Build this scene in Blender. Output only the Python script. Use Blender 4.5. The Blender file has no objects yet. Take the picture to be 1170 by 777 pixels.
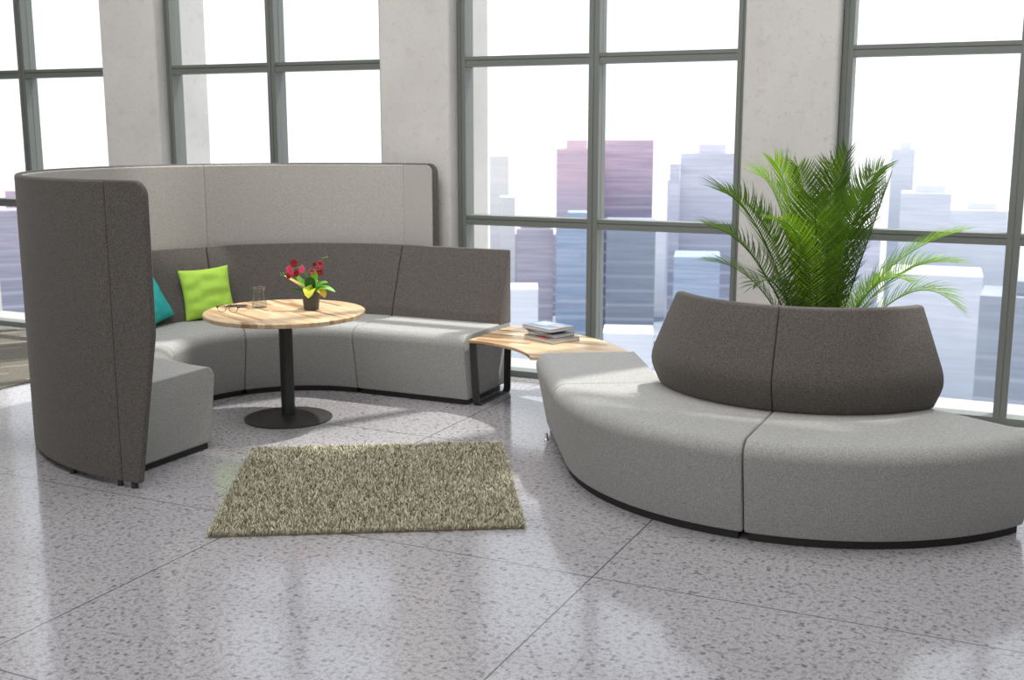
import bpy, bmesh, math, random
from mathutils import Vector, Matrix, noise
random.seed(7)
PI = math.pi
SC = bpy.context.scene
COL = SC.collection

# ------------------------------------------------------------------ camera
cam_data = bpy.data.cameras.new('camera')
cam = bpy.data.objects.new('camera', cam_data); COL.objects.link(cam)
cam_data.sensor_width = 36.0
cam_data.lens = 1309.36 / 1170 * 36.0
cam.location = (0, 0, 2.0)
cam.rotation_euler = (PI/2 - 0.18169, 0, 0.44076)
cam_data.clip_end = 3000
cam_data.dof.use_dof = True
cam_data.dof.focus_distance = 5.8
cam_data.dof.aperture_fstop = 4.0
SC.camera = cam

# ------------------------------------------------------------------ exposure
SC.view_settings.view_transform = 'Standard'
SC.view_settings.look = 'None'
SC.view_settings.gamma = 1.0
SC.view_settings.use_curve_mapping = False
SC.view_settings.exposure = 0.0

# ------------------------------------------------------------------ sky and sun
world = bpy.data.worlds.new('sky'); SC.world = world
world.use_nodes = True
wn = world.node_tree.nodes; wl = world.node_tree.links
bg = wn['Background']
tc = wn.new('ShaderNodeTexCoord'); sx = wn.new('ShaderNodeSeparateXYZ'); cr = wn.new('ShaderNodeValToRGB')
wl.new(tc.outputs['Generated'], sx.inputs[0]); wl.new(sx.outputs['Z'], cr.inputs[0]); wl.new(cr.outputs[0], bg.inputs[0])
cr.color_ramp.elements[0].position = 0.0; cr.color_ramp.elements[0].color = (0.98, 0.98, 1.0, 1)
cr.color_ramp.elements[1].position = 0.6; cr.color_ramp.elements[1].color = (0.80, 0.88, 1.0, 1)
bg.inputs[1].default_value = 1.45
sun_data = bpy.data.lights.new('sun', 'SUN')
sun = bpy.data.objects.new('sun', sun_data); COL.objects.link(sun)
sun_data.energy = 5.8; sun_data.angle = 0.028; sun_data.color = (1.0, 0.96, 0.89)
sun.location = (5, 20, 20)
sun.rotation_euler = Vector((-0.255, -0.45, -1.0)).to_track_quat('-Z', 'Y').to_euler()

al = bpy.data.lights.new('overhead_fill', 'AREA'); al.shape = 'RECTANGLE'; al.size = 13; al.size_y = 9; al.spread = R90 = math.radians(120)  # added overhead fill light, not a fixture of the room
al.energy = 430; al.color = (1.0, .985, .96)
alo = bpy.data.objects.new('overhead_fill', al); COL.objects.link(alo); alo.location = (-3, 3.2, 7.5)
bl = bpy.data.lights.new('rear_fill', 'AREA'); bl.shape = 'RECTANGLE'; bl.size = 14; bl.size_y = 4; bl.energy = 240; bl.color = (1, .99, .98)  # added fill light from behind; the back wall has no window
blo = bpy.data.objects.new('rear_fill', bl); COL.objects.link(blo); blo.location = (-3, -3.3, 3.6); blo.rotation_euler = (PI/2, 0, 0)

ww = bpy.data.lights.new('pier_fill', 'AREA'); ww.shape = 'RECTANGLE'; ww.size = 14; ww.size_y = .6; ww.energy = 95; ww.spread = math.radians(70); ww.color = (1, .98, .96)  # unseen strip light added to brighten the concrete piers
wwo = bpy.data.objects.new('pier_fill', ww); COL.objects.link(wwo); wwo.location = (-4, 4.6, 7.4)
wwo.rotation_euler = Vector((0, 3.6, -4.9)).to_track_quat('-Z', 'Y').to_euler()

# ------------------------------------------------------------------ material helpers
def mat(name, color=(.5, .5, .5), rough=.6, metal=0.0, **kw):
    m = bpy.data.materials.new(name); m.use_nodes = True
    b = m.node_tree.nodes['Principled BSDF']
    b.inputs['Base Color'].default_value = (*color, 1)
    b.inputs['Roughness'].default_value = rough
    b.inputs['Metallic'].default_value = metal
    for k, v in kw.items(): b.inputs[k.replace('_', ' ')].default_value = v
    return m
class NT:
    def __init__(s, m): s.t = m.node_tree; s.b = s.t.nodes['Principled BSDF']
    def n(s, typ, **kw):
        x = s.t.nodes.new(typ)
        for k, v in kw.items(): setattr(x, k, v)
        return x
    def l(s, a, b): s.t.links.new(a, b)
    def coord(s, scale=(1, 1, 1), kind='Object', rot=(0, 0, 0)):
        t = s.n('ShaderNodeTexCoord'); mp = s.n('ShaderNodeMapping')
        mp.inputs['Scale'].default_value = scale; mp.inputs['Rotation'].default_value = rot
        s.l(t.outputs[kind], mp.inputs[0]); return mp.outputs[0]
    def noise(s, vec, scale, detail=2, rough=.5):
        x = s.n('ShaderNodeTexNoise'); x.inputs['Scale'].default_value = scale
        x.inputs['Detail'].default_value = detail; x.inputs['Roughness'].default_value = rough
        s.l(vec, x.inputs['Vector']); return x.outputs['Fac']
    def ramp(s, fac, stops):
        x = s.n('ShaderNodeValToRGB'); e = x.color_ramp.elements
        while len(e) < len(stops): e.new(.5)
        for i, (p_, c) in enumerate(stops): e[i].position = p_; e[i].color = (*c, 1)
        s.l(fac, x.inputs[0]); return x.outputs[0]
    def math(s, op, a, b=None):
        x = s.n('ShaderNodeMath', operation=op)
        for i, v in enumerate((a, b)):
            if v is None: continue
            if isinstance(v, (int, float)): x.inputs[i].default_value = v
            else: s.l(v, x.inputs[i])
        return x.outputs[0]
    def mix(s, fac, a, b, mode='MIX'):
        x = s.n('ShaderNodeMix', data_type='RGBA', blend_type=mode)
        for i, v in ((0, fac), (6, a), (7, b)):
            if isinstance(v, (int, float)): x.inputs[i].default_value = v
            elif isinstance(v, tuple): x.inputs[i].default_value = (*v, 1)
            else: s.l(v, x.inputs[i])
        return x.outputs[2]
    def base(s, c): s.l(c, s.b.inputs['Base Color'])
    def bump(s, h, strength=.2, dist=.002):
        x = s.n('ShaderNodeBump'); x.inputs['Strength'].default_value = strength; x.inputs['Distance'].default_value = dist
        s.l(h, x.inputs['Height']); s.l(x.outputs[0], s.b.inputs['Normal'])

def fabric(name, c, var=.35, scale=150):
    m = mat(name, c, .92); t = NT(m); v = t.coord()
    a = t.noise(v, scale, 3, .7)
    lo = tuple(x*(1-var) for x in c); hi = tuple(min(1, x*(1+var)) for x in c)
    t.base(t.ramp(a, [(.32, lo), (.68, hi)]))
    t.bump(a, .35, .002)
    t.b.inputs['Sheen Weight'].default_value = .12
    t.b.inputs['Specular IOR Level'].default_value = .2
    return m
M_light = fabric('light grey wool', (.32, .32, .312), .30)
M_dark = fabric('taupe wool', (.106, .095, .087), .48)
M_line = fabric('pale lining felt', (.43, .415, .39), .25)
M_lime = mat('lime cotton', (.46, .74, .09), .85)
M_teal = mat('teal cotton', (.025, .42, .40), .85)
M_black = mat('black powder coat', (.022, .022, .022), .45)
M_plinth = mat('black plinth', (.015, .015, .015), .6)
M_pole = mat('dark grey steel', (.040, .040, .040), .42, .3)
M_frame = mat('green grey aluminium', (.17, .185, .17), .42, .25)
M_potm = mat('taupe plastic pot', (.075, .068, .060), .6)
M_soil = mat('soil', (.03, .02, .012), .95)

def concrete():
    m = mat('concrete', (.5, .48, .47), .85); t = NT(m); v = t.coord()
    a = t.noise(v, 1.6, 6, .6); b = t.noise(v, 9, 5, .65); c = t.noise(v, 38, 3, .6)
    base = t.ramp(a, [(.3, (.53, .515, .50)), (.7, (.61, .595, .58))])
    base = t.mix(t.ramp(b, [(.55, (0, 0, 0)), (.75, (.6, .6, .6))]), base, (.42, .41, .395))
    base = t.mix(t.ramp(c, [(.63, (0, 0, 0)), (.70, (.4, .4, .4))]), base, (.34, .33, .315))
    t.base(base); t.bump(b, .25, .01)
    return m
M_conc = concrete()

def stone_floor():
    m = mat('polished speckled stone', (.5, .5, .5), .2); t = NT(m); v = t.coord()
    a = t.noise(v, 40, 4, .66); b = t.noise(v, 100, 3, .7); c = t.noise(v, 1.1, 2, .5)
    base = t.ramp(c, [(.3, (.40, .39, .41)), (.7, (.44, .43, .445))])
    base = t.mix(t.ramp(b, [(.40, (0, 0, 0)), (.64, (.85, .85, .85))]), base, (.25, .24, .255))
    base = t.mix(t.ramp(a, [(.49, (0, 0, 0)), (.62, (.85, .85, .85))]), base, (.20, .188, .20))
    vo = t.n('ShaderNodeTexVoronoi'); vo.inputs['Scale'].default_value = 30; t.l(v, vo.inputs['Vector'])
    spot = t.ramp(vo.outputs['Distance'], [(.22, (.8, .8, .8)), (.42, (0, 0, 0))])
    pick = t.ramp(t.noise(v, 24, 2), [(.50, (0, 0, 0)), (.56, (1, 1, 1))])
    base = t.mix(t.mix(1.0, spot, pick, 'MULTIPLY'), base, (.10, .09, .10))
    # joints of the tiles
    s = t.n('ShaderNodeSeparateXYZ'); t.l(v, s.inputs[0])
    def joint(o, off, step):
        k = t.math('ADD', o, off); k = t.math('DIVIDE', k, step); k = t.math('FRACT', k)
        k = t.math('SUBTRACT', k, .5); k = t.math('ABSOLUTE', k); k = t.math('SUBTRACT', .5, k)
        k = t.math('MULTIPLY', k, step); return t.math('LESS_THAN', k, .0035)
    jx = joint(s.outputs['X'], 1.772 + 18.6, 1.86); jy = joint(s.outputs['Y'], -4.61 + 18.0, 1.80)
    j = t.math('MAXIMUM', jx, jy)
    base = t.mix(j, base, (.06, .06, .06))
    t.base(base)
    r = t.ramp(b, [(.4, (.10, .10, .10)), (.7, (.17, .17, .17))])
    t.l(r, t.b.inputs['Roughness'])
    t.b.inputs['Specular IOR Level'].default_value = .95
    return m
M_floor = stone_floor()

def wood(name, along='X', stave=.045, dim=1.0):
    m = mat(name, (.7, .5, .3), .38); t = NT(m); v = t.coord()
    s = t.n('ShaderNodeSeparateXYZ'); t.l(v, s.inputs[0])
    A, B = (s.outputs['X'], s.outputs['Y']) if along == 'X' else (s.outputs['Y'], s.outputs['X'])
    row = t.math('FLOOR', t.math('DIVIDE', B, stave))
    wn1 = t.n('ShaderNodeTexWhiteNoise', noise_dimensions='1D'); t.l(row, wn1.inputs['W'])
    seg = t.math('FLOOR', t.math('ADD', t.math('DIVIDE', A, .42), t.math('MULTIPLY', wn1.outputs['Value'], 5.0)))
    cmb = t.n('ShaderNodeCombineXYZ'); t.l(row, cmb.inputs[0]); t.l(seg, cmb.inputs[1])
    wn2 = t.n('ShaderNodeTexWhiteNoise', noise_dimensions='3D'); t.l(cmb.outputs[0], wn2.inputs['Vector'])
    col = t.ramp(wn2.outputs['Value'], [(0, (.34, .19, .10)), (.25, (.58, .38, .21)), (.6, (.74, .55, .34)), (1, (.80, .64, .44))])
    sc = (2.5, 60, 60) if along == 'X' else (60, 2.5, 60)
    g = t.noise(t.coord(sc), 1.0, 4, .6)
    col = t.mix(t.ramp(g, [(.45, (0, 0, 0)), (.75, (.6, .6, .6))]), col, (.40, .23, .10))
    t.base(t.mix(1.0, col, (dim, dim, dim), 'MULTIPLY'))
    return m
M_woodt = wood('butcher block beech', 'X', .036, .82)
M_woodc = wood('butcher block beech light', 'X', .06, .76)

def glass_pane():
    m = bpy.data.materials.new('window glass'); m.use_nodes = True
    nt = m.node_tree; nt.nodes.remove(nt.nodes['Principled BSDF'])
    tr = nt.nodes.new('ShaderNodeBsdfTransparent'); tr.inputs[0].default_value = (.97, .98, .98, 1)
    gl = nt.nodes.new('ShaderNodeBsdfGlossy'); gl.inputs['Roughness'].default_value = .02
    fr = nt.nodes.new('ShaderNodeLayerWeight'); fr.inputs[0].default_value = .5
    p5 = nt.nodes.new('ShaderNodeMath'); p5.operation = 'POWER'; p5.inputs[1].default_value = 5.0
    ma = nt.nodes.new('ShaderNodeMath'); ma.operation = 'MULTIPLY_ADD'; ma.inputs[1].default_value = .7; ma.inputs[2].default_value = .03
    nt.links.new(fr.outputs['Facing'], p5.inputs[0]); nt.links.new(p5.outputs[0], ma.inputs[0])
    mx = nt.nodes.new('ShaderNodeMixShader')
    nt.links.new(ma.outputs[0], mx.inputs[0]); nt.links.new(tr.outputs[0], mx.inputs[1]); nt.links.new(gl.outputs[0], mx.inputs[2])
    nt.links.new(mx.outputs[0], nt.nodes['Material Output'].inputs[0])
    return m
M_glass = glass_pane()

# ------------------------------------------------------------------ object helpers
def tag(o, label=None, cat=None, group=None, kind=None):
    if label: o['label'] = label
    if cat: o['category'] = cat
    if group: o['group'] = group
    if kind: o['kind'] = kind
    return o
def thing(name, label, cat, loc=(0, 0, 0), rotz=0, group=None):
    o = bpy.data.objects.new(name, None); COL.objects.link(o)
    o.empty_display_size = .1
    o.location = loc; o.rotation_euler = (0, 0, rotz)
    return tag(o, label, cat, group)
def obj(name, vf, m, parent=None, smooth=35, loc=None, rot=None, bevel=None):
    me = bpy.data.meshes.new(name)
    me.from_pydata([tuple(v) for v in vf[0]], [], vf[1]); 
    bm = bmesh.new(); bm.from_mesh(me); bmesh.ops.recalc_face_normals(bm, faces=bm.faces); bm.to_mesh(me); bm.free()
    me.materials.append(m)
    if smooth:
        for p_ in me.polygons: p_.use_smooth = True
        me.set_sharp_from_angle(angle=math.radians(smooth))
    o = bpy.data.objects.new(name, me); COL.objects.link(o)
    if parent: o.parent = parent
    if loc: o.location = loc
    if rot: o.rotation_euler = rot
    if bevel:
        b = o.modifiers.new('bevel', 'BEVEL'); b.width = bevel; b.segments = 3; b.limit_method = 'ANGLE'; b.harden_normals = False
    return o
class MB:
    def __init__(s): s.v = []; s.f = []
    def add(s, v, f):
        k = len(s.v); s.v += [tuple(x) for x in v]; s.f += [tuple(i+k for i in q) for q in f]; return s
    def box(s, x0, x1, y0, y1, z0, z1):
        return s.add([(x, y, z) for z in (z0, z1) for y in (y0, y1) for x in (x0, x1)],
                     [(0, 2, 3, 1), (4, 5, 7, 6), (0, 1, 5, 4), (2, 6, 7, 3), (0, 4, 6, 2), (1, 3, 7, 5)])
    def lathe(s, prof, n=48, c=(0, 0), cap=True):
        v = []; f = []
        for r, z in prof:
            for i in range(n): a = 2*PI*i/n; v.append((c[0]+r*math.cos(a), c[1]+r*math.sin(a), z))
        for k in range(len(prof)-1):
            for i in range(n): j = (i+1) % n; f.append((k*n+i, k*n+j, (k+1)*n+j, (k+1)*n+i))
        if cap: f.append(tuple(range(n))); f.append(tuple((len(prof)-1)*n+i for i in reversed(range(n))))
        return s.add(v, f)
    def tube(s, pts, r, n=8, closed=False):
        pts = [Vector(p_) for p_ in pts]; N = len(pts); v = []; f = []
        rr = r if isinstance(r, (list, tuple)) else [r]*N
        up = Vector((0, 0, 1))
        for i, p_ in enumerate(pts):
            a = pts[i-1] if (i or closed) else pts[0]; b = pts[(i+1) % N] if (i < N-1 or closed) else pts[-1]
            d = (b-a).normalized(); 
            u = d.cross(up); 
            if u.length < .05: u = d.cross(Vector((1, 0, 0)))
            u.normalize(); w = u.cross(d)
            for k in range(n): t = 2*PI*k/n; v.append(p_ + (u*math.cos(t)+w*math.sin(t))*rr[i])
        for i in range(N if closed else N-1):
            for k in range(n):
                q = (k+1) % n; j = (i+1) % N
                f.append((i*n+k, i*n+q, j*n+q, j*n+k))
        if not closed: f.append(tuple(range(n))); f.append(tuple((N-1)*n+k for k in reversed(range(n))))
        return s.add(v, f)
    def vf(s): return (s.v, s.f)

def inset(prof, d):
    n = len(prof); out = []
    area = sum(prof[i][0]*prof[(i+1) % n][1]-prof[(i+1) % n][0]*prof[i][1] for i in range(n))
    sg = 1 if area > 0 else -1
    for i in range(n):
        a = Vector(prof[i-1]); b = Vector(prof[i]); c = Vector(prof[(i+1) % n])
        e1 = (b-a).normalized(); e2 = (c-b).normalized()
        n1 = Vector((-e1.y, e1.x))*sg; n2 = Vector((-e2.y, e2.x))*sg
        m = n1+n2; m = m/max(.3, m.dot(n1)) if m.length > 1e-6 else n1
        out.append((b.x+m.x*d, b.y+m.y*d))
    return out
def sweep(prof, frame, L, n=24, bev=.012, k=4):
    """prof: closed polygon of (u, z); frame(s) -> origin (x, y), outward (x, y); s runs 0..L in metres"""
    st = []
    for i in range(k): a = PI/2*i/k; st.append((bev*(1-math.sin(a)) if False else bev*(1-math.cos(PI/2-a)) if False else 0, 0))
    st = []
    for i in range(k+1):
        a = PI/2*i/k; st.append((bev*(1-math.cos(a)), bev*(1-math.sin(a))))
    mid = [(bev+(L-2*bev)*i/n, 0) for i in range(1, n)]
    rings = st + mid + [(L-s_, d) for s_, d in reversed(st)]
    V = []; F = []; m = len(prof)
    for s_, d in rings:
        P = inset(prof, d) if d > 1e-6 else prof
        o, out = frame(s_)
        for u, z in P: V.append((o[0]+out[0]*u, o[1]+out[1]*u, z))
    for i in range(len(rings)-1):
        for j in range(m): q = (j+1) % m; F.append((i*m+j, i*m+q, (i+1)*m+q, (i+1)*m+j))
    F.append(tuple(range(m))); F.append(tuple((len(rings)-1)*m+j for j in reversed(range(m))))
    return V, F
def arc_frame(c, a0, a1, rm):
    L = abs(a1-a0)*rm
    def f(s): a = a0+(a1-a0)*s/L; return c, (math.cos(a), math.sin(a))
    return f, L
def line_frame(p0, d, out, L):
    def f(s): return (p0[0]+d[0]*s, p0[1]+d[1]*s), out
    return f, L
def rounded(pts):
    """pts: (u, z, radius) -> polygon with rounded corners"""
    out = []; n = len(pts)
    for i, (x, y, r) in enumerate(pts):
        b = Vector((x, y)); a = Vector(pts[i-1][:2]); c = Vector(pts[(i+1) % n][:2])
        if r <= 0: out.append((x, y)); continue
        d1 = (a-b).normalized(); d2 = (c-b).normalized(); ang = d1.angle(d2)
        t = r/math.tan(ang/2); cen = b+(d1+d2).normalized()*(r/math.sin(ang/2))
        p1 = b+d1*t; p2 = b+d2*t; a1 = math.atan2(*(p1-cen).yx); a2 = math.atan2(*(p2-cen).yx)
        da = (a2-a1+PI) % (2*PI)-PI; N = max(3, int(abs(da)/.16))
        for k in range(N+1): q = a1+da*k/N; out.append((cen.x+r*math.cos(q), cen.y+r*math.sin(q)))
    return out

# ------------------------------------------------------------------ setting
WY = 8.35                                    # room face of the window frames
WIN = [-9.245, -6.255, -3.25, -0.235, 2.78]
PIER = [-10.75, -7.75, -4.753, -1.742, 1.27]
TOP = 7.6
def struct(o, **k): o['kind'] = 'structure'; return o
fl = MB().box(-14, 8, -3.5, 8.92, -.25, 0)
struct(obj('floor', fl.vf(), M_floor, smooth=None))
w = MB()
for x in PIER: w.box(x-.325, x+.325, 8.22, 8.92, 0, TOP)
wall_window = struct(obj('wall_window', w.vf(), M_conc, smooth=None, bevel=.022))
w = MB().box(-14, 8, 8.22, 8.92, TOP, TOP+.5); w.box(-14, PIER[0]-.325, 8.22, 8.92, 0, TOP); w.box(4.0, 8, 8.22, 8.92, 0, TOP)
struct(obj('wall_window_spandrel', w.vf(), M_conc, smooth=None)); bpy.data.objects['wall_window_spandrel'].name = 'trim_1'
M_ceil = mat('white ceiling plaster', (.78, .78, .77), .9)
struct(obj('ceiling', MB().box(-14, 8, -3.5, 8.22, TOP, TOP+.2).vf(), M_ceil, smooth=None))
M_wall = mat('painted wall', (.26, .255, .25), .9)
struct(obj('wall_back', MB().box(-14.2, 8.2, -3.7, -3.5, 0, TOP).vf(), M_wall, smooth=None))
struct(obj('wall_left', MB().box(-14.2, -14, -3.5, 8.22, 0, TOP).vf(), M_wall, smooth=None))
struct(obj('wall_right', MB().box(8, 8.2, -3.5, 8.22, 0, TOP).vf(), M_wall, smooth=None))
M_ledge = mat('pale ledge', (.40, .395, .39), .7)
ledge = MB()
for x in WIN: ledge.box(x-1.18, x+1.18, 8.50, 8.92, 0, .03)
struct(obj('trim_2', ledge.vf(), M_ledge, smooth=None))

def bar_v(mb, x, hw, y0, y1, z0, z1, g=.004):
    mb.box(x-hw, x-g, y0, y1, z0, z1); mb.box(x+g, x+hw, y0, y1, z0, z1); mb.box(x-g, x+g, y0+.006, y1-.006, z0, z1)
def bar_h(mb, z, hz, y0, y1, x0, x1, g=.004, off=.008):
    mb.box(x0, x1, y0, y1, z-hz, z+off-g); mb.box(x0, x1, y0, y1, z+off+g, z+hz); mb.box(x0, x1, y0+.006, y1-.006, z+off-g, z+off+g)
ROWS = [1.273, 2.533, 6.2]
for i, x in enumerate(WIN):
    wr = thing('window_%d' % (i+1), None, None, (x, WY, 0)); wr['kind'] = 'structure'
    H = 1.175; f = MB()
    for sx_ in (-1, 1):
        xo = sx_*(H-.035)
        bar_v(f, xo, .037, 0, .14, .0, TOP)
    f.box(-H+.07, H-.07, 0, .14, 0, .05); f.box(-H+.07, H-.07, 0, .14, TOP-.06, TOP)
    obj('frame', f.vf(), M_frame, wr, smooth=None)
    f = MB(); bar_v(f, 0, .043, 0, .15, .05, TOP-.06)
    obj('mullion', f.vf(), M_frame, wr, smooth=None)
    for z in ROWS:
        f = MB()
        for a, b in ((-H+.07, -.043), (.043, H-.07)): bar_h(f, z, .039, .004, .13, a, b)
        obj('transom', f.vf(), M_frame, wr, smooth=None)
    g = MB(); zz = [.05]+ROWS+[TOP-.06]
    for k in range(len(zz)-1):
        z0 = zz[k]+(.039 if k else 0); z1 = zz[k+1]-(.039 if k < len(zz)-2 else 0)
        for a, b in ((-H+.07, -.043), (.043, H-.07)): g.box(a, b, .068, .076, z0, z1)
    obj('glass', g.vf(), M_glass, wr, smooth=None)

# carpet beyond the stone floor, at the left
def carpet_mat():
    m = mat('olive brown carpet', (.1, .1, .1), .95); t = NT(m); v = t.coord(rot=(0, 0, math.radians(38)))
    s = t.n('ShaderNodeSeparateXYZ'); t.l(v, s.inputs[0])
    row = t.math('DIVIDE', s.outputs['X'], .30); fr = t.math('FRACT', row)
    w1 = t.n('ShaderNodeTexWhiteNoise', noise_dimensions='1D'); t.l(t.math('FLOOR', row), w1.inputs['W'])
    seg = t.math('FRACT', t.math('ADD', t.math('DIVIDE', s.outputs['Y'], .9), w1.outputs['Value']))
    line = t.math('MULTIPLY', t.math('LESS_THAN', fr, .05), t.math('LESS_THAN', seg, .6))
    a = t.noise(v, 60, 3, .7)
    base = t.ramp(a, [(.3, (.085, .078, .060)), (.7, (.16, .15, .12))])
    t.base(t.mix(line, base, (.36, .34, .29))); t.bump(a, .4, .004)
    return m
carpet = obj('carpet', MB().box(-10.4, -7.345, 2.0, 8.20, 0.0005, .010).vf(), carpet_mat(), smooth=None)
tag(carpet, 'dark olive brown carpet with pale diagonal dashes on the floor at the far left', 'carpet')

# ------------------------------------------------------------------ modular seating
C1 = (-4.75, 6.43); C2 = (-1.27, 6.81); R = math.radians
SEAT_Z = .53
def seat_prof(u0, sg, rec=.075, dp=.825, rr=.08):
    p_ = rounded([(rec, .042, .012), (0, SEAT_Z, rr), (dp, SEAT_Z, .02), (dp, .042, .01)])
    return [(u0+sg*v, z) for v, z in p_]
def plinth_prof(u0, sg, rec=.075):
    return [(u0+sg*v, z) for v, z in ((rec+.018, 0), (rec+.018, .05), (.66, .05), (.66, 0))]
def back_booth(u0=.84, sg=1):
    # wedge leaning back, upright rear
    p_ = rounded([(.535, SEAT_Z-.02, .01), (.55, .60, .03), (.722, 1.083, .012), (.75, 1.083, .012), (.75, SEAT_Z-.02, .005)])
    return [(u0+sg*v, z) for v, z in p_]
def back_bench():
    p_ = rounded([(.885, SEAT_Z+.001, .02), (.958, .69, .20), (.825, 1.085, .022), (.775, 1.085, .015), (.725, SEAT_Z+.001, .01)])
    return p_
def taper(o, base):
    # the outer ends of the bench backrests lean in towards the centre seam
    for v in o.data.vertices:
        x, y = v.co.x+base[0]-C2[0], v.co.y+base[1]-C2[1]
        r_, a = math.hypot(x, y), math.atan2(y, x)+PI/2
        k = max(0, min(1, (v.co.z-.66)/.42)); a *= 1-(.105 if a < 0 else .065)*k
        v.co.x = C2[0]-base[0]+r_*math.cos(a-PI/2); v.co.y = C2[1]-base[1]+r_*math.sin(a-PI/2)
def module(name, label, frame, L, u0, sg, group, back=None, n=24):
    o0, out = frame(L/2)
    base = (o0[0]+out[0]*(u0+sg*.38), o0[1]+out[1]*(u0+sg*.38), 0)
    root = thing(name, label, 'sofa', base, 0, group)
    inv = Vector(base)
    def put(nm, prof, m, bev, ff=frame, LL=L):
        V, F = sweep(prof, ff, LL, n, bev)
        V = [(x-inv.x, y-inv.y, z) for x, y, z in V]
        return obj(nm, (V, F), m, root, smooth=40)
    rec, dp = (.075, .80) if sg > 0 else (.095, .82 if back else .69)
    put('seat', seat_prof(u0, sg, rec, dp), M_light, .012)
    tri = .02
    put('plinth', plinth_prof(u0, sg, rec), M_plinth, .002, lambda s: frame(tri+s*(L-2*tri)/L))
    if back:
        b_ = put('backrest', back, M_dark, .010)
        if sg < 0: taper(b_, base)
    return root
GB = 'curved booth seats around the round table'
gap = .003
def arc_mod(c, a0, a1, name, label, u0, sg, group, back, n=28):
    g_ = gap/1.2
    f, L = arc_frame(c, R(a0)+g_, R(a1)-g_, 1.2)
    return module(name, label, f, L, u0, sg, group, back, n)
arc_mod(C1, 90, 150, 'curved_sofa_section', 'curved grey booth seat with taupe backrest, directly behind the round table', .775, 1, GB, back_booth())
arc_mod(C1, 150, 210, 'curved_sofa_section', 'curved grey booth seat with taupe backrest, carrying the lime cushion and teal cushion', .775, 1, GB, back_booth())
arc_mod(C1, 210, 270, 'curved_sofa_section', 'curved grey booth seat nearest the camera, its end face beside the tall screen', .775, 1, GB, back_booth())
f, L = line_frame((C1[0]+gap, C1[1]), (1, 0), (0, 1), .955)
module('straight_sofa_section', 'straight grey seat with taupe backrest at the right end of the booth', f, L, .775, 1, 'straight seat modules', back_booth(), 6)
GR = 'curved grey bench seats ringing the palm'
arc_mod(C2, -150, -90, 'curved_bench_section', 'curved light grey bench seat with taupe backrest, left of the centre seam', 1.54, -1, GR, back_bench(), 36)
arc_mod(C2, -90, -30, 'curved_bench_section', 'curved light grey bench seat with taupe backrest at the right edge of the photo', 1.54, -1, GR, back_bench(), 36)
d = (math.cos(R(120)), math.sin(R(120))); o_ = (math.cos(R(-150)), math.sin(R(-150)))
f, L = line_frame((C2[0]+d[0]*gap, C2[1]+d[1]*gap), d, o_, .95)
sb = module('straight_bench_section', 'backless light grey straight bench seat beside the stack of books', f, L, 1.54, -1, 'straight seat modules', None, 6)

obj('foot', MB().lathe([(.016, 0), (.016, .006), (.009, .012), (.009, .045)], 16, (-2.895-sb.location.x, 6.665-sb.location.y)).vf(), mat('chrome', (.7, .7, .7), .15, 1.0), sb)

# ------------------------------------------------------------------ tall privacy screen round the booth
CS = (-4.69, 6.435)
scr = thing('privacy_screen', 'tall curved taupe privacy screen with pale grey lining wrapped around the booth', 'screen', (CS[0]-1.7, CS[1], 0))
def sput(nm, prof, f, L, m, n=40, bev=.006):
    V, F = sweep(prof, f, L, n, bev)
    V = [(x-(CS[0]-1.7), y-CS[1], z) for x, y, z in V]
    return obj(nm, (V, F), m, scr, smooth=40)
ZT = 1.732
outp = rounded([(1.678, .035, .008), (1.678, ZT, .018), (1.718, ZT, .018), (1.718, .035, .008)])
linp = rounded([(1.660, .06, .004), (1.660, ZT-.012, .008), (1.682, ZT-.012, .004), (1.682, .06, .004)])
for a0, a1 in ((93.5, 150), (150, 210), (210, 270.5)):
    f, L = arc_frame(CS, R(a0)+.0006, R(a1)-.0006, 1.68)
    sput('outer_panel', outp, f, L, M_dark)
    sput('lining', linp, f, L, M_line, bev=.004)
def flat_panel(nm, outline, y0, y1, m, bevel=.008):
    n = len(outline)
    V = [(x, y0, z) for x, z in outline]+[(x, y1, z) for x, z in outline]
    F = [tuple(range(n)), tuple(range(2*n-1, n-1, -1))]+[(i, (i+1) % n, n+(i+1) % n, n+i) for i in range(n)]
    V = [(x-(CS[0]-1.7), y-CS[1], z) for x, y, z in V]
    return obj(nm, (V, F), m, scr, smooth=40, bevel=bevel)
xf = CS[0]+1.70*math.cos(R(270.5))
flat_panel('end_panel', rounded([(xf, .035, 0), (xf, ZT, 0), (-4.393, ZT, .085), (-4.393, .90, .3), (-4.545, .035, .01)]), CS[1]-1.718, CS[1]-1.678, M_dark, .014)
flat_panel('end_panel_lining', rounded([(xf, .06, 0), (xf, ZT-.012, 0), (-4.413, ZT-.012, .07), (-4.413, .90, .3), (-4.565, .06, .01)]), CS[1]-1.678, CS[1]-1.660, M_line, .003)
xb = CS[0]+1.70*math.cos(R(93.5))+.001
flat_panel('end_panel', rounded([(xb, .05, 0), (xb, ZT, 0), (-4.50, ZT, .07), (-4.50, .05, .01)]), CS[1]+1.678, CS[1]+1.718, M_dark, .014)
flat_panel('end_panel_lining', rounded([(xb, .06, 0), (xb, ZT-.012, 0), (-4.53, ZT-.012, .06), (-4.53, .06, .01)]), CS[1]+1.660, CS[1]+1.678, M_line, .003)
for a in (100, 135, 165, 195, 225, 255, 269.5):
    x, y = 1.70*math.cos(R(a))+1.7, 1.70*math.sin(R(a))
    obj('foot', MB().lathe([(.018, 0), (.018, .052)], 16, (x, y)).vf(), M_black, scr)
obj('foot', MB().lathe([(.020, 0), (.020, .055)], 16, (-4.60-(CS[0]-1.7), -1.698)).vf(), M_black, scr)

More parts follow.
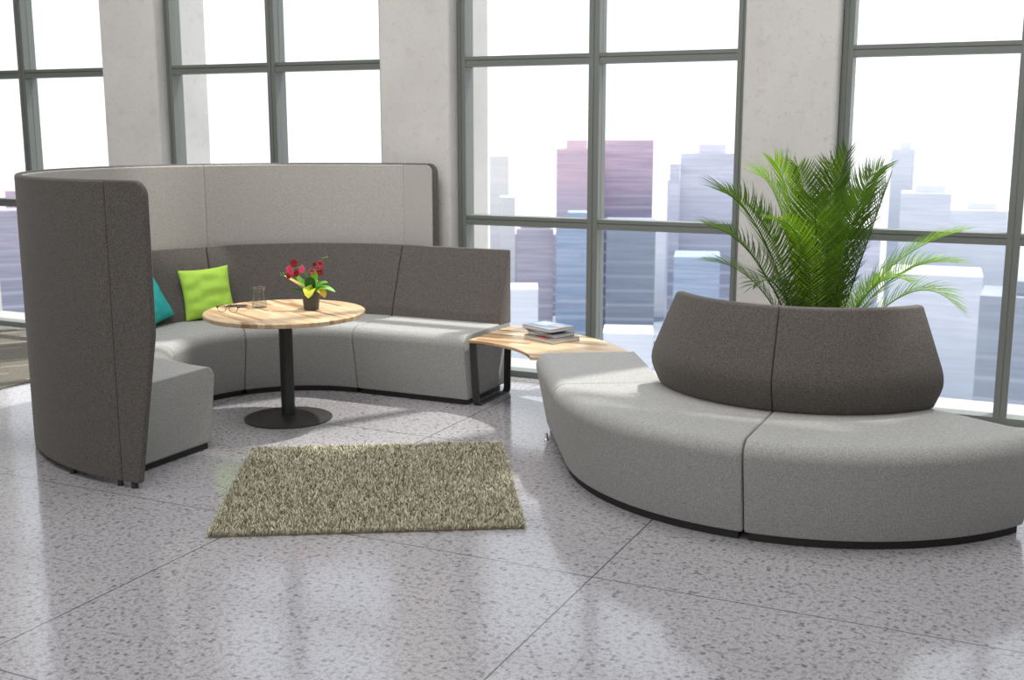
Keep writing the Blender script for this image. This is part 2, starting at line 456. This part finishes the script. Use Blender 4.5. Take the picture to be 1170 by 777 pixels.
# ------------------------------------------------------------------ round table
tb = thing('round_table', 'round butcher block table on a black pedestal in the booth', 'table', (-4.768, 6.42, 0), R(-26))
TZ = .765
obj('tabletop', MB().lathe([(.544, TZ-.034), (.551, TZ-.030), (.553, TZ-.006), (.548, TZ)], 128).vf(), M_woodt, tb, smooth=30)
obj('pedestal', MB().lathe([(.047, .016), (.047, .70), (.047, TZ-.042), (.16, TZ-.042), (.16, TZ-.034)], 48).vf(), M_pole, tb, smooth=30)
obj('base_plate', MB().lathe([(.305, 0), (.305, .009), (.300, .012), (.06, .018), (.052, .024)], 96).vf(), M_pole, tb, smooth=30)

# ------------------------------------------------------------------ wedge coffee table
CT = (-3.787, 6.451)
ct = thing('side_table', 'low wedge shaped wooden table on black sled legs between booth and bench', 'table', (CT[0]+.55, CT[1]+1.0, 0))
cz = .50
f, L = arc_frame((CT[0]-(CT[0]+.55), CT[1]-(CT[1]+1.0)), R(31), R(89), 1.2)
V, F = sweep(rounded([(.80, cz-.022, .004), (.80, cz, .004), (1.50, cz, .004), (1.50, cz-.022, .004)]), f, L, 40, .003)
obj('tabletop', (V, F), M_woodc, ct, smooth=30)
def sled(p_front_t, p_front_b, p_back_b, p_back_t, side, wd=.05, th=.011):
    """flat bar loop; side = unit vector of the bar width"""
    pts = [Vector(q) for q in (p_front_t, p_front_b, p_back_b, p_back_t)]
    P = []
    def corner(a, b, c, r=.035, n=6):
        d1 = (a-b).normalized(); d2 = (c-b).normalized(); p1 = b+d1*r; p2 = b+d2*r
        return [p1*(1-t)**2+b*2*t*(1-t)+p2*t*t for t in [k/n for k in range(n+1)]]
    P = [pts[0]]+corner(pts[0], pts[1], pts[2])+corner(pts[1], pts[2], pts[3])+[pts[3]]
    s_ = Vector(side); V = []; F = []
    pl = (pts[3]-pts[0]).normalized()
    for i, q in enumerate(P):
        a = P[max(0, i-1)]; b = P[min(len(P)-1, i+1)]; t = (b-a).normalized(); nn = t.cross(s_).normalized()
        for x, y in ((-1, -1), (1, -1), (1, 1), (-1, 1)): V.append(q+s_*x*wd/2+nn*y*th/2)
    for i in range(len(P)-1):
        for k in range(4): F.append((i*4+k, i*4+(k+1) % 4, i*4+4+(k+1) % 4, i*4+4+k))
    F.append((0, 1, 2, 3)); F.append(tuple(len(V)-4+k for k in (3, 2, 1, 0)))
    return V, F
bx_, by_ = CT[0]+.55, CT[1]+1.0
def loc_(q): return (q[0]-bx_, q[1]-by_, q[2])
obj('leg', sled(loc_((-3.742, 7.27, .47)), loc_((-3.735, 7.31, .006)), loc_((-3.735, 7.83, .006)), loc_((-3.742, 7.86, .47)), (1, 0, 0), .055), M_black, ct, smooth=30)
e = (math.cos(R(31.5)), math.sin(R(31.5))); nrm = (-e[1], e[0])
def edge(rr, z, off=.045): return loc_((CT[0]+e[0]*rr+nrm[0]*off, CT[1]+e[1]*rr+nrm[1]*off, z))
obj('leg', sled(edge(.97, .47, .03), edge(1.0, .006, .03), edge(1.40, .006), edge(1.43, .47), (nrm[0], nrm[1], 0)), M_black, ct, smooth=30)
pl_ = MB().box(-.06, .06, -.30, .30, cz-.032, cz-.023)
obj('mounting_plate', pl_.vf(), M_black, ct, smooth=None, loc=loc_((-3.70, 7.57, 0)))

# ------------------------------------------------------------------ shag rug
rug = thing('shag_rug', 'olive green shag rug lying on the stone floor in front of the booth', 'rug', (-3.395, 5.345, 0), R(30.0))
hx, hy = .79, .785
M_back = mat('rug backing', (.22, .17, .11), .9)
obj('backing', MB().box(-hx, hx, -hy, hy, .0005, .007).vf(), M_back, rug, smooth=None)
def pile_mat():
    m = mat('olive shag yarn', (.3, .3, .2), .8); t = NT(m)
    g = t.n('ShaderNodeNewGeometry')
    c = t.ramp(g.outputs['Random Per Island'], [(0, (.24, .225, .15)), (.5, (.41, .39, .29)), (1, (.62, .60, .47))])
    t.base(c); t.b.inputs['Specular IOR Level'].default_value = .3
    return m
V = []; F = []
rnd = random.Random(3)
NB = 34000
for i in range(NB):
    x = rnd.uniform(-hx, hx); y = rnd.uniform(-hy, hy); a = rnd.uniform(0, 2*PI); L_ = rnd.uniform(.022, .042)
    if i < 1200:
        x = rnd.uniform(-hx, hx); y = rnd.choice((-1, 1))*hy*rnd.uniform(.99, 1)
    elif i < 2400: y = rnd.uniform(-hy, hy); x = rnd.choice((-1, 1))*hx*rnd.uniform(.99, 1)
    tilt = rnd.uniform(.2, 1.15); dx, dy = math.cos(a)*math.sin(tilt), math.sin(a)*math.sin(tilt); dz = math.cos(tilt)
    sx_, sy_ = -math.sin(a)*.0028, math.cos(a)*.0028
    k = len(V)
    m1 = (x+dx*L_*.5, y+dy*L_*.5, .005+dz*L_*.62); e1 = (x+dx*L_, y+dy*L_, .004+dz*L_*.95)
    V += [(x-sx_, y-sy_, .004), (x+sx_, y+sy_, .004), (m1[0]-sx_, m1[1]-sy_, m1[2]), (m1[0]+sx_, m1[1]+sy_, m1[2]), (e1[0]-sx_*.4, e1[1]-sy_*.4, e1[2]), (e1[0]+sx_*.4, e1[1]+sy_*.4, e1[2])]
    F += [(k, k+1, k+3, k+2), (k+2, k+3, k+5, k+4)]
me = bpy.data.meshes.new('pile'); me.from_pydata(V, [], F); me.materials.append(pile_mat())
po = bpy.data.objects.new('pile', me); COL.objects.link(po); po.parent = rug; po['kind'] = 'stuff'

# ------------------------------------------------------------------ cushions
def cushion(name, label, m, loc, rot, s=.46, th=.13, seed=0):
    root = thing(name, label, 'cushion', loc)
    root.rotation_euler = rot
    N = 36; V = []; F = []
    for side in (1, -1):
        for j in range(N+1):
            for i in range(N+1):
                u = -1+2*i/N; v = -1+2*j/N
                e_ = (1-abs(u)**2.6)*(1-abs(v)**2.6); h = th/2*max(0, e_)**.5
                pinch = 1-.07*(1-abs(u)**2)*abs(v)**3; pv = 1-.07*(1-abs(v)**2)*abs(u)**3
                x = u*s/2*pv; y = v*s/2*pinch
                wr = noise.noise(Vector((u*1.4+seed, v*3.2, side*2.0)))*.013 + noise.noise(Vector((u*5+seed, v*2, side)))*.006
                V.append((x, y, side*(h+wr*min(1, e_*2.2))))
    K = (N+1)**2
    for s_ in (0, 1):
        for j in range(N):
            for i in range(N): a = s_*K+j*(N+1)+i; F.append((a, a+1, a+N+2, a+N+1))
    bm = bmesh.new(); me = bpy.data.meshes.new('cover'); me.from_pydata(V, [], F)
    bm.from_mesh(me); bmesh.ops.remove_doubles(bm, verts=bm.verts, dist=.0006); bmesh.ops.recalc_face_normals(bm, faces=bm.faces); bm.to_mesh(me); bm.free()
    me.materials.append(m)
    for p_ in me.polygons: p_.use_smooth = True
    o = bpy.data.objects.new('cover', me); COL.objects.link(o); o.parent = root
    return root
def lean(face, tilt, roll):
    """cushion plane normal faces azimuth `face` (deg), leaning back by tilt, rolled in its plane"""
    M = Matrix.Rotation(R(face), 4, 'Z') @ Matrix.Rotation(R(90-tilt), 4, 'Y') @ Matrix.Rotation(R(90+roll), 4, 'Z')
    return M.to_euler()
cushion('cushion', 'lime green square cushion leaning on the taupe backrest', M_lime, (-5.975, 7.05, SEAT_Z+.205), lean(-33, 14, 3), .405, .12, 1)
cushion('cushion', 'teal cushion half hidden behind the near edge of the tall screen', M_teal, (-6.13, 6.53, SEAT_Z+.205), lean(0, 24, 13), .41, .12, 5)

# ------------------------------------------------------------------ orchid
def curve_strip(pts, widths, fold=.25, up=(0, 0, 1)):
    """leaf blade along pts"""
    V = []; F = []; pts = [Vector(q) for q in pts]; n = len(pts)
    for i, q in enumerate(pts):
        t = (pts[min(n-1, i+1)]-pts[max(0, i-1)]).normalized(); s_ = t.cross(Vector(up))
        if s_.length < .1: s_ = t.cross(Vector((1, 0, 0)))
        s_.normalize(); nn = s_.cross(t); w_ = widths[i]
        V += [q-s_*w_+nn*w_*fold, q-nn*w_*fold*.3, q+s_*w_+nn*w_*fold]
    for i in range(n-1):
        for k in range(2): F.append((i*3+k, i*3+k+1, i*3+4+k, i*3+3+k))
    return V, F
def bez(a, b, c, n): return [Vector(a)*(1-t)**2+Vector(b)*2*t*(1-t)+Vector(c)*t*t for t in [k/n for k in range(n+1)]]
def leafmat(name, c, tr=.35):
    m = mat(name, c, .45); t = NT(m); nt = m.node_tree
    tl = nt.nodes.new('ShaderNodeBsdfTranslucent'); tl.inputs[0].default_value = (min(1, c[0]*1.6), min(1, c[1]*1.5), c[2]*.6, 1)
    mx = nt.nodes.new('ShaderNodeMixShader'); mx.inputs[0].default_value = tr
    nt.links.new(t.b.outputs[0], mx.inputs[1]); nt.links.new(tl.outputs[0], mx.inputs[2]); nt.links.new(mx.outputs[0], nt.nodes['Material Output'].inputs[0])
    return m
ML = [leafmat('orchid leaf green', (.16, .42, .05)), leafmat('orchid leaf yellow', (.55, .62, .03)), leafmat('orchid leaf dark', (.02, .10, .02)), leafmat('orchid leaf amber', (.55, .40, .05))]
M_red = leafmat('crimson petal', (.26, .008, .012)); M_pink = leafmat('pink petal', (.66, .07, .22))
orc = thing('potted_orchid', 'small potted orchid with red and pink flowers on the round table', 'potted plant', (-4.63, 6.54, TZ), R(25.25))
orc.scale = (1.2, 1.2, 1.2)
obj('pot', MB().lathe([(.040, 0), (.043, .004), (.052, .105), (.055, .107), (.055, .116), (.050, .116), (.048, .100)], 40).vf(), M_potm, orc, smooth=30)
obj('soil', MB().lathe([(.0, .098), (.048, .100)], 24, cap=False).vf(), M_soil, orc)
# x = to the right of the photo, y = away
leaves = [((.0, 0, .10), (-.06, 0, .15), (-.155, .01, .20), .010, 3), ((0, 0, .10), (-.05, .0, .16), (-.095, .01, .215), .013, 0), ((0, 0, .10), (.03, .0, .22), (.04, 0, .225), .020, 0),
          ((0, 0, .10), (.06, 0, .175), (.10, 0, .158), .011, 0), ((.01, -.01, .10), (.07, -.01, .16), (.143, -.01, .105), .015, 0), ((0, -.01, .11), (-.0, -.05, .15), (-.0, -.085, .08), .026, 1),
          ((.02, 0, .10), (.06, -.02, .15), (.085, -.03, .075), .020, 3), ((0, 0, .10), (-.0, -.02, .17), (.005, -.02, .195), .024, 2), ((-.01, 0, .10), (-.06, 0, .12), (-.11, 0, .118), .007, 2), ((0, .02, .1), (0, .07, .17), (.02, .11, .16), .018, 0)]
for a, b, c, w_, mi in leaves:
    P = bez(a, b, c, 9); W_ = [w_*(.45+.9*math.sin(PI*min(1, (i+.6)/9.6))**.8) if i < 9 else w_*.12 for i in range(10)]
    V, F = curve_strip(P, W_, .22, (0, -1, .4) if abs(c[0]) < .01 or mi == 2 else (0, -.5, 1)); obj('leaf', (V, F), ML[mi], orc, smooth=80)
def flower(c, r, m, face):
    V = []; F = []; fz = Vector(face).normalized(); u = fz.orthogonal().normalized(); v = fz.cross(u); c = Vector(c)
    for k in range(5):
        a = 2*PI*k/5+.3; d_ = u*math.cos(a)+v*math.sin(a); s_ = fz.cross(d_); b0 = len(V)
        for t, w_, h in ((.08, .12, 0), (.45, .42, .10), (.8, .42, .18), (1.0, .12, .10)):
            q = c+d_*r*t+fz*r*h; V += [q-s_*r*w_, q+fz*r*.06, q+s_*r*w_]
        for i in range(3):
            for j in range(2): F.append((b0+i*3+j, b0+i*3+j+1, b0+i*3+j+4, b0+i*3+j+3))
    k = len(V); V += [c+fz*r*.35, c+u*r*.16, c+v*r*.16, c-u*r*.16, c-v*r*.16]; F += [(k, k+1, k+2), (k, k+2, k+3), (k, k+3, k+4), (k, k+4, k+1)]
    return V, F
stems = [[(0, 0, .10), (-.02, 0, .19), (-.06, 0, .25), (-.115, 0, .235), (-.17, 0, .20)], [(.01, 0, .10), (.04, .01, .20), (.055, .01, .27), (.075, .01, .30), (.10, .01, .305)], [(0, 0, .1), (-.02, .02, .18), (-.035, .02, .24), (-.055, .02, .265)]]
for s_ in stems: obj('stem', MB().tube(s_, .0018, 6).vf(), ML[0], orc)
fls = [((-.118, -.01, .238), .022, 1), ((-.108, -.012, .222), .018, 1), ((-.092, .0, .272), .024, 0), ((-.045, -.01, .236), .024, 1), ((-.078, -.01, .212), .022, 0), ((-.125, -.0, .196), .018, 0), ((.058, 0, .262), .026, 0), ((.052, -.01, .245), .016, 1), ((.008, 0, .222), .021, 0), ((.058, -.01, .222), .022, 0), ((.025, 0, .265), .013, 0)]
for i, (c, r_, pk) in enumerate(fls):
    V, F = flower(c, r_, None, (random.uniform(-.6, .6), -1, random.uniform(-.1, .7))); obj('flower', (V, F), M_pink if pk else M_red, orc, smooth=80)
for c in ((-.17, 0, .20), (-.158, 0, .215), (-.172, 0, .213), (.085, .01, .305), (.10, .01, .306), (.07, .01, .30)):
    obj('bud', MB().lathe([(.001, c[2]-.004), (.0035, c[2]), (.001, c[2]+.004)], 8, (c[0], c[1])).vf(), ML[0], orc)

# ------------------------------------------------------------------ things on the round table
M_cg = glass_pane(); M_cg.name = 'clear glass'
for n_ in M_cg.node_tree.nodes:
    if n_.type == 'MATH' and n_.operation == 'POWER': n_.inputs[1].default_value = 3.0
    if n_.type == 'BSDF_TRANSPARENT': n_.inputs[0].default_value = (.93, .95, .94, 1)
    if n_.type == 'MATH' and n_.operation == 'MULTIPLY_ADD': n_.inputs[1].default_value = .8; n_.inputs[2].default_value = .04
gl = thing('glass_carafe', 'clear glass carafe with a flared rim standing on the round table', 'carafe', (-5.02, 6.47, TZ))
obj('body', MB().lathe([(.0, .0005), (.050, .0005), (.053, .004), (.052, .012), (.046, .06), (.041, .105), (.040, .135), (.047, .146), (.0462, .147), (.0388, .136), (.0398, .104), (.0448, .06), (.0508, .012), (.049, .004), (0, .004)], 40, cap=False).vf(), M_cg, gl, smooth=50)
ph = thing('mobile_phone', 'dark flat mobile phone lying by the carafe on the round table', 'phone', (-5.19, 6.43, TZ), R(22))
obj('body', MB().box(-.075, .075, -.037, .037, 0, .008).vf(), mat('phone shell', (.16, .11, .08), .35), ph, bevel=.003)
obj('display', MB().box(-.070, .070, -.033, .033, .008, .0088).vf(), mat('dark display', (.01, .012, .02), .1), ph, smooth=None)
eg = thing('eyeglasses', 'thin framed eyeglasses lying at the left edge of the round table', 'glasses', (-5.085, 6.205, TZ), R(12))
eg.scale = (1.2, 1.2, 1.2)
M_wire = mat('thin dark wire', (.06, .05, .03), .3, .6); M_hinge = mat('black hinge', (.01, .01, .012), .3)
for sx_ in (-1, 1):
    ring = [(sx_*.036+.027*math.cos(a), -.004+.003*math.sin(a), .021+.019*math.sin(a)) for a in [2*PI*k/28 for k in range(28)]]
    rot_ = [(x, y-.0, z) for x, y, z in ring]
    obj('rim', MB().tube(rot_, .0016, 6, True).vf(), M_wire, eg)
    obj('temple', MB().tube([(sx_*.066, 0, .028), (sx_*.068, .06, .020), (sx_*.064, .11, .012), (sx_*.060, .138, .003)], .0017, 6).vf(), M_wire, eg)
    obj('hinge', MB().box(sx_*.066-.004, sx_*.066+.004, -.004, .008, .024, .033).vf(), M_hinge, eg, smooth=None)
obj('bridge', MB().tube([(-.010, -.003, .027), (0, -.004, .031), (.010, -.003, .027)], .0015, 6).vf(), M_wire, eg)

# ------------------------------------------------------------------ books
def book(label, loc, rz, L_, W_, T_, cover, spine_side=1, art=None):
    b = thing('book', label, 'book', loc, rz, 'books on the low wooden table')
    cm = mat('cover', cover, .35)
    c = MB().box(-L_/2, L_/2, -W_/2, W_/2, 0, .0025); c.box(-L_/2, L_/2, -W_/2, W_/2, T_-.0025, T_)
    c.box(L_/2-.003, L_/2, -W_/2, W_/2, .0025, T_-.0025) if spine_side == 1 else c.box(-L_/2, L_/2, W_/2-.003, W_/2, .0025, T_-.0025)
    obj('cover', c.vf(), cm, b, smooth=None)
    pm = mat('pages', (.72, .70, .66), .9); t = NT(pm); a = t.noise(t.coord((1, 1, 260)), 2.0, 2); t.base(t.ramp(a, [(.3, (.55, .53, .49)), (.7, (.80, .78, .74))]))
    obj('pages', MB().box(-L_/2+.004, L_/2-.0032, -W_/2+.004, W_/2-.004, .0026, T_-.0026).vf(), pm, b, smooth=None)
    if art:
        for x0, x1, y0, y1, cc in art: obj('cover_print', MB().box(x0, x1, y0, y1, T_, T_+.0004).vf(), mat('print', cc, .35), b, smooth=None)
    return b
bx0 = (-3.235, 7.53)
book('bottom grey book of the stack, with a red patch on its cover', (bx0[0], bx0[1], cz), R(-27), .33, .25, .030, (.16, .155, .16), 2, [(-.02, .06, -.122, -.07, (.75, .05, .04)), (-.16, -.06, -.10, .06, (.55, .56, .58))])
book('grey book second from the bottom of the stack', (bx0[0]-.015, bx0[1]+.02, cz+.031), R(-20), .28, .20, .026, (.12, .13, .15), 2)
book('thin teal edged book just under the top of the stack', (bx0[0]-.06, bx0[1]+.02, cz+.058), R(-34), .25, .19, .014, (.05, .17, .26), 2)
book('top book of the stack, blue grey cover with a pale cyan print', (bx0[0]-.04, bx0[1]+.03, cz+.073), R(-24), .31, .235, .024, (.24, .28, .40), 2, [(-.13, .0, -.03, .07, (.45, .75, .82)), (.02, .12, .0, .07, (.60, .52, .54))])

# ------------------------------------------------------------------ palm
PB = (-1.22, 6.84)
palm = thing('potted_palm', 'large green palm in a planter behind the bench backrest', 'potted plant', (PB[0], PB[1], 0))
obj('planter', MB().lathe([(.20, 0), (.215, .01), (.26, .62), (.275, .625), (.275, .67), (.25, .67), (.245, .60)], 56).vf(), M_potm, palm, smooth=30)
obj('soil', MB().lathe([(0, .605), (.246, .60)], 40, cap=False).vf(), M_soil, palm)
def frond_mat(name, c):
    m = leafmat(name, c, .40); t = NT(m)
    g = t.n('ShaderNodeNewGeometry')
    cc = t.ramp(g.outputs['Random Per Island'], [(0, tuple(x*.6 for x in c)), (.7, c), (1, (c[0]*3.2, c[1]*2.3, c[2]*2.5))])  # brightest leaflets painted yellow as if lit
    t.base(cc); return m
MF = [frond_mat('palm leaflets', (.055, .125, .005)), frond_mat('young palm leaflets', (.16, .32, .02))]
FR = [((-1.794, 6.403, 1.464), (-1.555, 6.572, 1.404), 0.17), ((-1.852, 6.653, 1.23), (-1.573, 6.674, 1.231), 0.15), ((-1.692, 6.286, 1.665), (-1.522, 6.532, 1.588), 0.22), ((-1.63, 6.868, 1.739), (-1.459, 6.838, 1.711), 0.17), ((-1.467, 6.613, 1.818), (-1.356, 6.665, 1.67), 0.17), ((-1.426, 7.075, 1.778), (-1.324, 6.957, 1.58), 0.17), ((-1.079, 6.741, 1.882), (-1.182, 6.747, 1.545), 0.17), ((-1.254, 7.211, 1.798), (-1.212, 7.065, 1.525), 0.17), ((-0.936, 7.14, 1.782), (-1.128, 6.994, 1.609), 0.17), ((-0.864, 6.787, 1.689), (-0.942, 6.806, 1.424), 0.2), ((-0.467, 7.029, 1.429), (-0.875, 6.892, 1.319), 0.18), ((-0.5, 7.345, 1.214), (-0.853, 7.124, 1.272), 0.18), ((-0.458, 6.978, 0.992), (-0.688, 6.981, 1.242), 0.17), ((-1.378, 6.212, 1.525), (-1.233, 6.502, 1.51), 0.12), ((-1.187, 6.358, 1.63), (-1.191, 6.577, 1.359), 0.2), ((-0.966, 6.573, 1.625), (-1.054, 6.697, 1.404), 0.2), ((-1.017, 7.378, 1.733), (-1.098, 7.174, 1.442), 0.17), ((-1.665, 6.962, 1.534), (-1.491, 6.933, 1.367), 0.18), ((-0.695, 6.646, 1.169), (-0.889, 6.664, 1.265), 0.14), ((-1.495, 6.323, 1.138), (-1.399, 6.534, 1.254), 0.14)]
prn = random.Random(11)
for i, (tip, ctl, LM) in enumerate(FR):
    tip = Vector(tip)-Vector((*PB, 0)); ctl = Vector(ctl)-Vector((*PB, 0))
    hz = Vector((tip.x, tip.y, 0)); hd = hz.normalized() if hz.length > .01 else Vector((1, 0, 0))
    base = Vector((hd.x*.05, hd.y*.05, .60))
    N = 60
    def B3(t):
        b1 = base+(Vector((ctl.x, ctl.y, ctl.z))-base)*.55
        return base*(1-t)**3+b1*3*t*(1-t)**2+ctl*3*t*t*(1-t)+tip*t**3
    P = [B3(k/N) for k in range(N+1)]
    mb = MB(); mb.tube(P[::3], [.006*(1-.8*k/(N/3)) for k in range(len(P[::3]))], 5)
    Lt = sum((P[k+1]-P[k]).length for k in range(N))
    nl = int(Lt*.85/.0185)
    side0 = (P[N//2]-P[0]).cross(Vector((0, 0, 1)))
    side0 = side0.normalized() if side0.length > .05 else hd.cross(Vector((0, 0, 1)))
    for j in range(nl):
        t = .17+.83*j/nl; q = B3(t); tg = (B3(min(1, t+.02))-B3(t-.02)).normalized()
        sd = (side0-tg*side0.dot(tg)).normalized(); up = sd.cross(tg).normalized()
        if up.z < 0: up = -up
        ll = LM*1.12*(.45+.75*math.sin(PI*min(1, (t-.10)/1.0))**.7)*(1 if t < .85 else 1-(t-.85)*2.2)*prn.uniform(.9, 1.08)
        for sg in (-1, 1):
            fw = .55+.70*t*t+prn.uniform(-.08, .08)
            d0 = (sd*sg+tg*fw+up*(.35+prn.uniform(-.12, .12))).normalized()
            pts = []; dd = d0.copy(); c = q.copy(); stp = ll/4
            for k in range(5):
                pts.append(c.copy()); c = c+dd*stp; dd = (dd+Vector((0, 0, -1))*.09+tg*.17).normalized()
            W_ = [.0022, .0046, .0040, .0024, .0003]
            V, F = curve_strip(pts, W_, .35, tuple(up)); mb.add(V, F)
    # terminal leaflet
    tg = (P[-1]-P[-4]).normalized()
    V, F = curve_strip([P[-1]+tg*.03*k for k in range(4)], [.003, .004, .003, .0005], .3, (0, 0, 1)); mb.add(V, F)
    me = bpy.data.meshes.new('frond'); me.from_pydata([tuple(v) for v in mb.v], [], mb.f); me.materials.append(MF[1 if i in (3, 4, 10, 11, 12, 13, 18) else 0])
    for p_ in me.polygons: p_.use_smooth = True
    o = bpy.data.objects.new('frond', me); COL.objects.link(o); o.parent = palm
stubs = MB()
for k in range(9):
    a = k*2.4; stubs.tube([(.05*math.cos(a), .05*math.sin(a), .58), (.045*math.cos(a), .045*math.sin(a), .74), (.05*math.cos(a), .05*math.sin(a), .86)], [.018, .014, .008], 8)
obj('stalk', stubs.vf(), MF[0], palm)

# ------------------------------------------------------------------ city outside
GZ = -95
def facade(name, top, bot, band=.5, bz=4.6):  # distance haze is painted into these colours, which pale towards the top
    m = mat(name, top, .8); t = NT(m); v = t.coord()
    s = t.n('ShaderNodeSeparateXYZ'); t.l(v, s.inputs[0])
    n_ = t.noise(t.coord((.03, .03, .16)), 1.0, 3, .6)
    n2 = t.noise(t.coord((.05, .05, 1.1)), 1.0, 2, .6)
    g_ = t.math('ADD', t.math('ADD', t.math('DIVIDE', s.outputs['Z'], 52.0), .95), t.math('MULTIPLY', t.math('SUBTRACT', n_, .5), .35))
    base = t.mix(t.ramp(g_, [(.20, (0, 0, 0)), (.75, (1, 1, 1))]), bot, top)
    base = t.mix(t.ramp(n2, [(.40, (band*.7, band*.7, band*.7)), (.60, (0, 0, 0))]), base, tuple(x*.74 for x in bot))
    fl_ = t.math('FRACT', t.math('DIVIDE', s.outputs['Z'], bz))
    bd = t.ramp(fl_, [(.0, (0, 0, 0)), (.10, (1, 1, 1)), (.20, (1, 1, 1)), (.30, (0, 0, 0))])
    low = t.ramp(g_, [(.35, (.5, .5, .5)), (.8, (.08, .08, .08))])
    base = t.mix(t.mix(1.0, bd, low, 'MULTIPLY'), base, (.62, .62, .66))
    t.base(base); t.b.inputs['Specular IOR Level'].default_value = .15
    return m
HZ = (.80, .80, .86)
ground_m = mat('hazy street level', (.55, .58, .64), .9); t = NT(ground_m)
a = t.noise(t.coord((.012, .05, 1), rot=(0, 0, .44)), 1.0, 4, .6); t.base(t.ramp(a, [(.35, (.16, .19, .25)), (.62, (.30, .33, .39))]))
g_ = obj('city_ground', MB().box(-700, 300, 120, 640, GZ-2, GZ).vf(), ground_m, smooth=None)
g_.name = 'ground'; g_['kind'] = 'structure'
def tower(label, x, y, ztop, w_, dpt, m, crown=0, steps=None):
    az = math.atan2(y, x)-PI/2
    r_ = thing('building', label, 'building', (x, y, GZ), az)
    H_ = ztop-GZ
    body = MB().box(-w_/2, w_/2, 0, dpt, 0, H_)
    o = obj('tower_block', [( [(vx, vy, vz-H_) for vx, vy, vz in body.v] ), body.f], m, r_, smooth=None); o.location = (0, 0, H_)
    if crown:
        c = MB().box(-w_*.5*crown, w_*.5*crown, dpt*.2, dpt*.8, 0, 3.0)
        o = obj('roof_block', c.vf(), m, r_, smooth=None); o.location = (w_*.08, 0, H_)
    if steps:
        for (sx0, sx1, dz) in steps:
            c = MB().box(sx0, sx1, -6, 0, -(H_+dz), 0); o = obj('wing', c.vf(), m, r_, smooth=None); o.location = (0, 0, H_+dz)
    return r_
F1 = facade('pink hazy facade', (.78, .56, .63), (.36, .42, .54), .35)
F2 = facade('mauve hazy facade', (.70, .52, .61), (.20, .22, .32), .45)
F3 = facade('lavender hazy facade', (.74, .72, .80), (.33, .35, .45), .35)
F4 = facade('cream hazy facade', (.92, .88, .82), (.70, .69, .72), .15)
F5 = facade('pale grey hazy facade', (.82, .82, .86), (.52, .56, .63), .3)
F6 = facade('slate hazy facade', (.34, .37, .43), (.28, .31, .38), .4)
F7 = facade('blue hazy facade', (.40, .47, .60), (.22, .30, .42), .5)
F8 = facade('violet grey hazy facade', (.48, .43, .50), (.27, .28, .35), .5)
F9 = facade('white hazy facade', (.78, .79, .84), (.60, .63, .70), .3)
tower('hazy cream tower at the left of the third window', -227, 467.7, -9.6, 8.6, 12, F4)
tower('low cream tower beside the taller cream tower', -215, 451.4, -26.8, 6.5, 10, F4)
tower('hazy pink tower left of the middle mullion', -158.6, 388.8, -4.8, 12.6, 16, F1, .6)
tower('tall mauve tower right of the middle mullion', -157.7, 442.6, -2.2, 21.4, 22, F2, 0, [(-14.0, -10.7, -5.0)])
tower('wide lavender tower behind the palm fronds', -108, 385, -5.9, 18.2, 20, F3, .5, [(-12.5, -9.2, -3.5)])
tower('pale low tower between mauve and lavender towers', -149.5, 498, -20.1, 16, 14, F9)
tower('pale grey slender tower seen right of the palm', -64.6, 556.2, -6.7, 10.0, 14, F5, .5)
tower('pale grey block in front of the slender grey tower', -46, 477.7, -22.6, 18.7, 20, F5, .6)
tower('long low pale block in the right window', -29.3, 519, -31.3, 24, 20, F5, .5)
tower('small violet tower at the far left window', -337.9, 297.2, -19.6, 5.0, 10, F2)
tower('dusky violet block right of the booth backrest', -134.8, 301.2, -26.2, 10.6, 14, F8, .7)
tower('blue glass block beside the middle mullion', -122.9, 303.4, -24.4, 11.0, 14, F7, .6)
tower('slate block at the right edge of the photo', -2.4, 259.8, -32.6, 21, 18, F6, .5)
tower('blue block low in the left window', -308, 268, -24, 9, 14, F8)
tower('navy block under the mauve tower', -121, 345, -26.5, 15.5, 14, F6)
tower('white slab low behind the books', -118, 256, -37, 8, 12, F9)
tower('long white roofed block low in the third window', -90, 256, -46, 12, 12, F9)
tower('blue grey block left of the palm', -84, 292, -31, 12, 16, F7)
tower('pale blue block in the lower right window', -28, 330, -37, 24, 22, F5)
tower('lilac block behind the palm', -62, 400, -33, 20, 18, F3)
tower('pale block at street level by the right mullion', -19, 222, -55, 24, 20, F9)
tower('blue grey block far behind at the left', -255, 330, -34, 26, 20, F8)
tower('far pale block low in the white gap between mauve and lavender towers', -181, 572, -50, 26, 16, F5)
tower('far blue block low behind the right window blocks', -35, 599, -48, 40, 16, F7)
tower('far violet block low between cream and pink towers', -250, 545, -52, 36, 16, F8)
